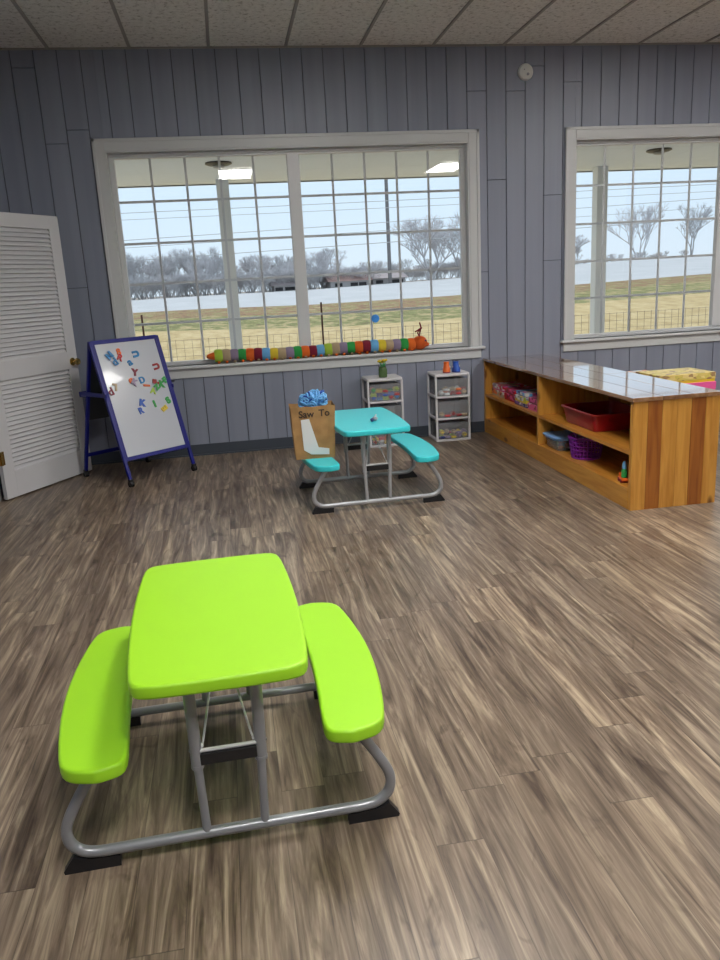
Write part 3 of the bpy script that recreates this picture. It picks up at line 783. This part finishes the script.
# boxed puzzles and games on the upper left shelf, each a box with a lid
def game_box(x, y, z, w, d, h, m, ml, lab, rz=0, group=None, name='game_box'):
    e = thing(name, lab, 'game box', (x, y, z), rz, group)
    b = MB(); b.box(-w/2+.003, w/2-.003, -d/2+.003, d/2-.003, 0, h*.6, .001, seg=1); b.build('box_base', m, e)
    b = MB(); b.box(-w/2, w/2, -d/2, d/2, h*.28, h, .0015, seg=1); b.build('box_lid', ml, e)
    return e
def pr(i, *c): return printed('print_%d' % i, [PALETTE[k] for k in c], (22, 22, 30), .35, i*3.1)
pA = pr(1, 'pink', 'white', 'tan', 'red', 'mauve'); pB = pr(2, 'red', 'maroon', 'pink', 'red'); pC = pr(3, 'purple', 'mauve', 'navy', 'white'); pD = pr(4, 'yellow', 'lime', 'yellow', 'white', 'grey')
pE = pr(5, 'pink', 'pink', 'maroon', 'pink', 'white'); pF = pr(6, 'tan', 'orange', 'white', 'maroon'); pG = pr(7, 'light_blue', 'white', 'navy', 'pink')
zs = .3625; g = 'game boxes on the upper left shelf'
for (y, z, wd, dd, hh, m, ml, lab) in (
    (6.74, 0, .22, .30, .055, M['c_tan'], pF, 'tan printed game box at the bottom of the stack nearest the wall'), (6.73, .0555, .22, .30, .05, M['c_pink'], pA, 'pink and white printed game box on top of the stack nearest the wall'),
    (6.425, 0, .22, .26, .06, M['c_red'], pB, 'red printed game box at the bottom of the second stack from wall'), (6.43, .0605, .22, .25, .04, M['c_maroon'], pB, 'dark red printed game box on top of the second stack from wall'),
    (6.14, 0, .24, .27, .030, M['c_navy'], pC, 'dark blue flat game box under the yellow one on the shelf'), (6.14, .0305, .24, .27, .05, M['c_yellow'], pD, 'yellow printed game box in the third stack from wall'), (6.15, .081, .22, .25, .032, M['c_mauve'], pG, 'pale blue printed game box on top of the yellow one'),
    (5.855, 0, .24, .25, .05, M['c_pink'], pE, 'bright pink game box on the shelf against the divider'), (5.855, .0505, .23, .24, .045, M['c_maroon'], pE, 'bright pink game box on top of the stack against the divider')):
    game_box(2.455, y, zs+z, wd, dd, hh, m, ml, lab, random.uniform(-.04, .04), g)
# stack behind the shelf
e = thing('storage_tote', 'grey lidded storage tote behind the shelf, under the stacked games', 'tote', (3.13, 5.17, 0))
b = MB(); b.plate(outline([(-.22, -.20), (.22, -.20), (.22, .20), (-.22, .20)], [.04]*4, [0]*4), 0, .53, .01); b.build('tote_body', M['c_grey'], e)
b = MB(); b.plate(outline([(-.235, -.215), (.235, -.215), (.235, .215), (-.235, .215)], [.04]*4, [0]*4), .531, .556, .006); b.build('lid', M['c_white'], e)
game_box(3.125, 5.17, .557, .44, .33, .066, M['c_pink'], M['c_pink'], 'pink game box under the yellow one behind the wooden shelf', .0)
pY = printed('print_yellow', [(.70, .55, .16), (.62, .52, .12), (.76, .62, .24), (.35, .22, .10)], (30, 30, 60), .4)
eY = game_box(3.125, 5.17, .6235, .43, .32, .066, M['c_yellow'], pY, 'yellow printed game box on the pile behind the wooden shelf', .02)
game_box(2.985, 5.42, .557, .20, .16, .115, M['c_tan'], pF, 'small brown game box left of the yellow one behind the shelf', .02)

# ------------------------------------------------------------------ paper bag on the left bench
e = thing('paper_bag', 'brown paper grocery bag with handwriting standing on the teal bench, full of blue pieces', 'bag', (.497, 5.085, .3225), -.02)
bw, bd, bh = .128, .085, .345
def bagring(a, c, z, t=0, wob=0):
    out = []
    for (x0, y0), (x1, y1) in (((-1, -1), (1, -1)), ((1, -1), (1, 1)), ((1, 1), (-1, 1)), ((-1, 1), (-1, -1))):
        for k in range(6):
            u = k/6; x = (x0+(x1-x0)*u)*(a-t); y = (y0+(y1-y0)*u)*(c-t)
            w_ = wob*math.sin(7*x*9+z*23+y*31)
            out.append((x+w_*.5, y+w_, z+wob*.8*math.sin(x*40+y*21)))
    return out
b = MB(); rg = []
for i in range(9):
    t = i/8; rg.append(bagring(bw*(1+.13*t), bd*(1+.10*t), bh*t, 0, .003*t))
for i in range(8, -1, -1):
    t = max(i/8, .01); rg.append(bagring(bw*(1+.13*t), bd*(1+.10*t), bh*t, .0015, .003*t))
b.rings(rg, smooth=False); b.build('bag_body', M['kraft'], e, sharp=20)
def text_mesh(body, size, off=0.0006, ext=.0004):
    cu = bpy.data.curves.new('t', 'FONT'); cu.body = body; cu.size = size; cu.extrude = ext; cu.offset = off; cu.align_x = 'CENTER'; cu.align_y = 'CENTER'
    tmp = bpy.data.objects.new('t', cu); C.objects.link(tmp); bpy.context.view_layer.update()
    me = bpy.data.meshes.new_from_object(tmp.evaluated_get(bpy.context.evaluated_depsgraph_get())); bpy.data.objects.remove(tmp); bpy.data.curves.remove(cu); return me
for txt, x, z, s in (('Saw', -.045, .295, .062), ('To', .072, .298, .062)):
    me = text_mesh(txt, s, .0012); me.materials.clear(); me.materials.append(M['ink'])
    o = bpy.data.objects.new('handwriting', me); C.objects.link(o); o.parent = e; o.location = (x, -bd*(1+.10*z/bh)-.0035, z); o.rotation_euler = (PI/2+.02, 0, 0)
b = MB()   # white sheet bent at its foot
fy = lambda z: -bd*(1+.10*z/bh)-.0045
pts = [(-.082, .262), (-.028, .266), (.022, .075), (.092, .062), (.090, .022), (-.028, .030), (-.074, .062)]
b.rings([[(x, fy(z)-dd, z) for x, z in pts] for dd in (0, .0012)], smooth=False)
b.build('paper_sheet', M['paper'], e)
rr = random.Random(4)
def piece_mesh():
    b = MB(); b.tube([(.022*math.cos(2*PI*i/12), .022*math.sin(2*PI*i/12), 0) for i in range(13)], .006, 6, False)
    for k in range(3):
        a = 2*PI*k/3; b.tube([(0, 0, 0), (.030*math.cos(a), .030*math.sin(a), 0)], .006, 6)
    return b
b0 = {}
b = MB(); b.box(-.125, .125, -.078, .078, .20, .30, .03); b.build('inner_crumple', M['y_navy'], e)
for i in range(40):
    col = ('light_blue', 'light_blue', 'light_blue', 'blue')[i % 4]
    r_ = rr.random(); x = rr.uniform(-.085, .11)*(1-.35*r_); y = rr.uniform(-.06, .055)*(1-.3*r_); z = .345+.085*r_+ (.02 if x > 0 else 0)
    if col not in b0: b0[col] = o = piece_mesh().build('link_piece', M['c_'+col])
    else: o = b0[col].copy(); C.objects.link(o)
    o.location = Vector(e.location)+Vector((x, y, z-.03)); o.rotation_euler = (rr.uniform(0, 3), rr.uniform(0, 3), rr.uniform(0, 3))
    tag(o, col.replace('_', ' ')+' plastic linking piece heaped in the brown paper bag', 'toy piece', 'blue pieces in the paper bag')

# ------------------------------------------------------------------ caterpillar on the sill
e = thing('plush_caterpillar', 'long crocheted caterpillar in rainbow segments lying along the window sill', 'stuffed toy', (-.16, D-.002, .80))
seq = ['orange', 'lime', 'tan', 'mauve', 'green', 'orange', 'maroon', 'light_blue', 'yellow', 'tan', 'mauve', 'green', 'orange', 'maroon', 'light_blue', 'lime', 'tan', 'mauve', 'green', 'orange', 'maroon', 'light_blue', 'yellow', 'tan', 'mauve', 'green', 'orange']
n = len(seq); step = 1.86/n
def cpos(t):  # wavy centre line
    return Vector((t*1.86, .010*math.sin(t*14)+.0, .055+.008*math.sin(t*9+1.)*(1-t*.2)+.004))
for i, c in enumerate(seq):
    t0, t1 = i/n, (i+1)/n; p0, p1 = cpos(t0), cpos(t1); r = .054+.003*math.sin(i*1.3)
    if i == 0: r = .034
    b = MB(); P = []; Rr = []
    for k in range(7):
        u = k/6; P.append(p0.lerp(p1, u)); q = math.sin(PI*u)**.4 if 0 < u < 1 else 0
        Rr.append(r*(.88+.12*q) if i else r*(.25+.75*(u**.5)))
    b.tube(P, Rr, 14); b.build('body_segment', M['y_'+c], e)
    if i % 1 == 0 and 0 < i:
        pm_ = p0.lerp(p1, .5)
        for q in (-1, 1):
            b = MB(); b.ball((pm_.x, pm_.y+q*.036, .0125), .0125, (1.1, 1, 1), 8, 6); b.build('foot', M['y_orange' if i % 3 else 'y_tan'], e)
b = MB(); b.ball((1.905, .0, .066), .062, (1.15, .85, 1.0), 18, 12); b.ball((1.972, 0, .048), .022, (1, .9, .8), 10, 8); hd = b.build('head', mat('burnt_orange_yarn', (.62, .10, .015), .95, bump=.8, bscale=160), e)
for s in (-1, 1):
    b = MB()
    b.tube(smooth([(1.905, s*.015, .12), (1.90+.015*s, s*.02, .16), (1.925, s*.02, .20), (1.915 if s > 0 else 1.86, s*.022, .245 if s > 0 else .165)], 5), .0065, 6); b.build('antenna', M['y_maroon'], e)
for s in (-1, 1):
    b = MB(); b.ball((1.95, s*.038, .085), .009, (1, 1, 1), 8, 6); b.build('eye', M['c_navy'], e)
e.location.x = -.20

# ------------------------------------------------------------------ outside: porch
struct((lambda b: b.build('porch_ceiling', M['soffit']))(MB().box(-8, 16, D+.13, 9.75, 2.60, 2.72).box(-8, 16, 9.65, 9.78, 2.60, 2.72)), 'cream porch ceiling outside the windows')
struct((lambda b: b.build('porch_floor', M['concrete']))(MB().box(-8, 16, D+.13, 9.7, -.30, -.15)), 'concrete porch floor outside the windows')
struct((lambda b: b.build('roof', M['concrete']))(MB().box(-9, 17, YB-.5, 9.9, 3.40, 3.5)), 'roof over the room and porch')
for x, lab in ((.09, 'square white porch post seen through the wide window'), (4.54, 'square white porch post seen through the right window')):
    e = thing('porch_post', lab, 'post', (x, 9.30, -.15))
    b = MB(); b.box(-.068, .068, -.068, .068, 0, 2.75, .006); b.build('shaft', M['post'], e)
    b = MB(); b.box(-.085, .085, -.085, .085, 0, .16, .006); b.build('base_trim', M['post'], e)
for x, lab in ((.06, 'dark round porch ceiling lamp beyond the left pane of the wide window'), (4.60, 'dark round porch ceiling lamp beyond the right window')):
    e = thing('porch_lamp', lab, 'ceiling lamp', (x, 8.1, 2.60))
    b = MB(); b.lathe([(.001, -.0005), (.125, -.0005), (.13, -.012), (.10, -.024), (.001, -.026)], 24); b.build('canopy', M['bronze'], e)
    b = MB(); b.lathe([(.045, -.026), (.06, -.032), (.05, -.045), (.001, -.055)], 16); b.build('lamp_shade', mat('frosted_lamp', (.35, .35, .33), .3), e)

# ------------------------------------------------------------------ outside: ground in bands that meet
def lerp_table(tab, x):
    if x <= tab[0][0]: return tab[0][1]
    for (a, za), (b_, zb_) in zip(tab, tab[1:]):
        if x <= b_: return za+(zb_-za)*(x-a)/(b_-a)
    return tab[-1][1]
T26 = [(-12, .28), (-2.3, .24), (3.7, .02), (7.6, .06), (11.8, .3), (16.6, .41), (40, .6)]
T45 = [(-20, .42), (-1.5, .42), (4.7, .31), (13.2, .36), (20.3, .58), (28.7, .78), (70, 1.2)]
T85 = [(-60, .6), (-9.5, .77), (-2.8, .84), (9, .86), (25, 1.22), (38.4, 2.0), (54.1, 2.33), (120, 3)]
TM = lambda x: .5*lerp_table(T26, x*.8)+.5*lerp_table(T45, x*1.2)
ROWS = [(9.7, lambda x: -.30), (12, lambda x: -.27), (18, lambda x: .5*lerp_table(T26, x*1.3)-.14), (26, lambda x: lerp_table(T26, x)), (35, lambda x: TM(x)), (45, lambda x: lerp_table(T45, x)), (65, lambda x: .5*(lerp_table(T45, x*.75)+lerp_table(T85, x*1.25))), (85, lambda x: lerp_table(T85, x)), (160, lambda x: lerp_table(T85, x*.6)-.3), (500, lambda x: -1.)]
def gz(x, y):
    for (y0, f0), (y1, f1) in zip(ROWS, ROWS[1:]):
        if y0 <= y <= y1:
            t = (y-y0)/(y1-y0); return f0(x)*(1-t)+f1(x)*t
    return -.3
def ground(name, y0, y1, m, lab, ny=8):
    b = MB(); nx = 60; sp = 3.2
    rows = []
    for j in range(ny+1):
        y = y0+(y1-y0)*j/ny
        rows.append([(x, y, gz(x, y)) for x in [(-1.6+3.2*i/nx)*y*.8+y*.15 for i in range(nx+1)]])
    b.rings(rows, cap=False, closed=False); o = b.build(name, m); return struct(o, lab)
ground('lawn', 9.7, 26, M['lawn'], 'dry tan lawn outside beyond the fence')
ground('verge', 26, 35, M['weeds'], 'green weedy strip between the lawn and the road')
ground('bank', 35, 45, M['redgrass'], 'reddish grassy bank along the road')
ground('road', 45, 85, M['road'], 'pale grey road across the view')
ground('field', 85, 500, M['far'], 'far brown field behind the trees')

# fence of wire mesh on steel posts
e = thing('wire_fence', 'rusty wire mesh fence on thin brown posts outside the windows', 'fence', (0, 10.2, -.30))
b = MB(); x = -3.
i = 0
while x < 9.5:
    b.box(x-.0016, x+.0016, -.0016, .0016, .02, 1.14); x += .102
for k in range(12): b.box(-3, 9.5, -.0016, .0016, .03+k*.1-.0016, .03+k*.1+.0016)
b.build('wire_mesh', M['fencewire'], e)
for x, zt_ in ((-1.03, 1.47), (1.21, 1.50), (5.45, 1.64), (3.3, 1.2), (7.7, 1.4)):
    b = MB(); b.box(x-.012, x+.012, .003, .011, 0, zt_, .001, seg=1); b.box(x-.003, x+.003, .010, .03, 0, zt_, .001, seg=1); b.build('fence_post', M['fencepost'], e)

# utility pole and overhead lines
py = 86; e = thing('utility_pole', 'tall grey utility pole beyond the wide window', 'pole', (17.9, py, gz(17.9, py)))
b = MB(); b.tube([(0, 0, -.2), (0, 0, 13.0)], [.21, .18], 12); b.build('shaft', M['pole'], e)
b = MB(); b.box(-1.1, 1.1, -.06, .06, 12.3, 12.42); b.build('crossarm', M['pole'], e)
def line(y, x0, z0, x1, z1, r, lab):
    b = MB(); pts = []
    for i in range(25):
        t = -1.2+3.4*i/24; pts.append((x0+(x1-x0)*t, y, z0+(z1-z0)*t-.15+.1*(t-.5)**2))
    b.tube(pts, r, 5); tag(b.build('power_line', M['cable']), lab, 'power line', 'power lines across the sky')
line(40.6, -3, 5.3, 26, 5.6, .016, 'topmost overhead line across the sky')
line(40.7, -3, 5.0, 26, 5.25, .013, 'second overhead line from the top')
line(40.8, -3, 4.1, 26, 4.9, .016, 'third overhead line from the top')
line(40.9, -3, 3.75, 26, 4.45, .013, 'fourth overhead line from the top')
line(41.0, -3, 3.15, 26, 3.9, .018, 'lowest overhead line, nearest the tree tops')

# ------------------------------------------------------------------ bare trees
def tree_mesh(seed, h, spread, stems, depth, bark, r0=.10, name='bare_tree'):
    rr = random.Random(seed); b = MB(); vs = []
    def seg(p, q, ra, rb):
        d = (q-p).normalized(); u = d.orthogonal().normalized(); v = d.cross(u)
        r1 = [b.bm.verts.new(p+(u*math.cos(a)+v*math.sin(a))*ra) for a in (0, 2.094, 4.189)]
        r2 = [b.bm.verts.new(q+(u*math.cos(a)+v*math.sin(a))*rb) for a in (0, 2.094, 4.189)]
        for i in range(3): b.bm.faces.new((r1[i], r1[(i+1) % 3], r2[(i+1) % 3], r2[i]))
    def grow(p, d, L, r, k):
        n = 2; 
        for i in range(n):
            dd = (d+Vector((rr.uniform(-.18, .18), rr.uniform(-.18, .18), rr.uniform(-.05, .12)))).normalized(); q = p+dd*L/n
            seg(p, q, r*(1-.2*i), r*(1-.2*(i+1))); p = q; d = dd
            if k > 0 and (i == 0 or rr.random() < .5):
                s = (d+Vector((rr.uniform(-1, 1), rr.uniform(-1, 1), rr.uniform(0, .5)))*spread).normalized(); grow(p, s, L*.6, r*.5, k-1)
        if k > 0:
            for j in range(3 if k > 1 else 6):
                s = (d+Vector((rr.uniform(-1, 1), rr.uniform(-1, 1), rr.uniform(-.1, .5)))*spread).normalized()
                grow(p, s, L*rr.uniform(.58, .8), max(r*.55, .009), k-1)
    for s in range(stems):
        a = rr.uniform(0, 6.28); lean = .12 if stems == 1 else .42
        grow(Vector((.12*math.cos(a)*(stems > 1), .12*math.sin(a)*(stems > 1), -.1)), Vector((lean*math.cos(a), lean*math.sin(a), 1)).normalized(), h*.30, r0, depth)
    return b.build(name, bark)
protos = []
def shrub(seed): return tree_mesh(seed, 4.2, .9, 7, 3, M['hazed_bark2'] if seed % 2 else M['bark'], .04, 'bare_shrub')
for i, (seed, st) in enumerate(((11, 1), (12, 2), (15, 3), (19, 2))):
    protos.append(tree_mesh(seed, 6.0, .75, st, 4 if st > 1 else 5, M['bark'] if i % 2 else M['hazed_bark2']))
protos += [shrub(31), shrub(34)]
for t in protos:
    t['h'] = max(v.co.z for v in t.data.vertices)
used = set()
def plant(k, x, y, h, lab, cat='tree', group=None, wide=1.):
    o = protos[k]
    if k in used: o = o.copy(); C.objects.link(o)
    used.add(k); s = h/protos[k]['h']
    o.location = (x, y, gz(x, y)); o.scale = (s*wide, s*wide, s); o.rotation_euler = (0, 0, random.uniform(0, 6))
    tag(o, lab, cat, group)
random.seed(21)
plant(2, 48.0, 88, 6.3, 'bare tree with several stems, left of the two in the right window', wide=.85)
plant(1, 54.6, 88, 6.0, 'bare tree with several stems, right of the two in the right window')
plant(2, 23.5, 90, 7.2, 'tall bare tree right of the utility pole beyond the wide window', wide=1.15)
plant(3, 12.2, 92, 4.6, 'bare rounded tree just right of the window mullion', wide=1.2)
for i in range(9):
    plant(i % 4, 26+i*1.3+random.uniform(-.5, .5), 90+random.uniform(-2, 8), random.uniform(5.6, 7.4), 'bare tree in the tall clump at the right of the wide window', 'tree', 'bare trees right of the pole')
for i in range(32):
    x = -14+i*.83
    plant((i*3) % 4, x+random.uniform(-.5, .5), 89+random.uniform(0, 10), random.uniform(3.9, 5.7)*(1.0 if x < 0 else .80), 'bare tree in the grey brown thicket beyond the left pane', 'tree', 'thicket beyond the road')
for i in range(16):
    plant((i*3+1) % 4, 14+i*1.6+random.uniform(-.5, .5), 94+random.uniform(0, 10), random.uniform(2.0, 3.0), 'low bare shrub tree behind the road in the wide window', 'tree', 'low trees behind the houses')
for i in range(8):
    plant((i*3+2) % 4, 37+i*.85, 92+random.uniform(0, 5), random.uniform(2.2, 3.8), 'small bare tree at the left edge of the right window', 'tree', 'small trees left of the porch post')
for i in range(14):
    plant((i+1) % 4, 49+i*1.4, 108+random.uniform(0, 6), random.uniform(1.0, 1.5), 'low scrubby bush on the far rise in the right window', 'bush', 'low bushes on the rise')
for i in range(60):
    plant(4+i % 2, -15+i*.52+random.uniform(-.4, .4), 86.5+random.uniform(0, 4), random.uniform(1.5, 2.9), 'bare shrub in the undergrowth below the grey brown thicket', 'shrub', 'undergrowth shrubs', 1.5)
for i in range(34):
    plant(4+i % 2, 15.5+i*.62+random.uniform(-.4, .4), 93+random.uniform(0, 6), random.uniform(1.2, 2.4), 'bare shrub at the foot of the trees right of the mullion', 'shrub', 'shrubs behind the houses', 1.5)
for i in range(26):
    plant(4+i % 2, 36+i*.9+random.uniform(-.4, .4), 96+random.uniform(0, 6), random.uniform(.45, .9)*(2.5 if i < 6 else 1), 'low bare shrub on the far rise in the right window', 'shrub', 'shrubs on the far rise', 1.6)
# far houses
def house(x, y, w, d, h, rh, mr, lab):
    e = thing('house', lab, 'house', (x, y, gz(x, y)-.3))
    b = MB(); b.box(-w/2, w/2, -d/2, d/2, 0, h); b.build('wall', M['hwall'], e)
    b = MB(); b.rings([[(-w/2-.3, -d/2-.3, h), (-w/2-.3, d/2+.3, h), (-w/2-.3, 0, h+rh)], [(w/2+.3, -d/2-.3, h), (w/2+.3, d/2+.3, h), (w/2+.3, 0, h+rh)]], smooth=False); b.build('roof', mr, e)
    for k in (-.3, .1, .32):
        b = MB(); b.box(w*k-.4, w*k+.4, -d/2-.04, -d/2, h*.4, h*.8); b.build('house_window', M['dark'], e)
house(13.4, 87.8, 4.2, 5, .9, .8, M['hroof'], 'low house with reddish brown roof beyond the road')
house(18.0, 89.5, 3.6, 5, .9, .6, M['hroof2'], 'low house with grey roof beside the red roofed one')
house(6.6, 88.5, 2.6, 5, .9, .8, M['hroof2'], 'small grey roofed house behind the window mullion')

# ------------------------------------------------------------------ light and camera
wd = bpy.data.worlds.new('sky'); S.world = wd; wd.use_nodes = True; nt = wd.node_tree
bg = nt.nodes['Background']; bg.inputs[1].default_value = 1.12
tc = nt.nodes.new('ShaderNodeTexCoord'); sp = nt.nodes.new('ShaderNodeSeparateXYZ'); nt.links.new(tc.outputs['Generated'], sp.inputs[0])
col = ramp(nt, sp.outputs[2], [(0, (.66, .78, .88)), (.10, (.62, .78, .93)), (.5, (.60, .74, .90)), (1, (.62, .74, .88))])
nt.links.new(col, bg.inputs[0])
su = bpy.data.lights.new('sun', 'SUN'); su.energy = 2.2; su.angle = math.radians(20); su.color = (1, .96, .9)
so = bpy.data.objects.new('sun', su); C.objects.link(so); so.rotation_euler = (math.radians(-28), 0, math.radians(-8))

yaw, pitch, roll, f, hc = .1547, .248, -.0537, 782.86, 1.4308
fw = Vector((math.sin(yaw)*math.cos(pitch), math.cos(yaw)*math.cos(pitch), -math.sin(pitch)))
r = fw.cross(Vector((0, 0, 1))).normalized(); u = r.cross(fw)
r2 = r*math.cos(roll)+u*math.sin(roll); u2 = -r*math.sin(roll)+u*math.cos(roll)
cam = bpy.data.cameras.new('camera'); co = bpy.data.objects.new('camera', cam); C.objects.link(co)
cam.sensor_fit = 'HORIZONTAL'; cam.sensor_width = 36; cam.lens = f/720*36; cam.clip_end = 2000; cam.clip_start = .05
co.matrix_world = Matrix(((r2.x, u2.x, -fw.x, 0), (r2.y, u2.y, -fw.y, 0), (r2.z, u2.z, -fw.z, hc), (0, 0, 0, 1)))
S.camera = co
S.view_settings.view_transform = 'Standard'; S.view_settings.look = 'None'; S.view_settings.gamma = 1; S.view_settings.exposure = .12
S.view_settings.use_curve_mapping = False
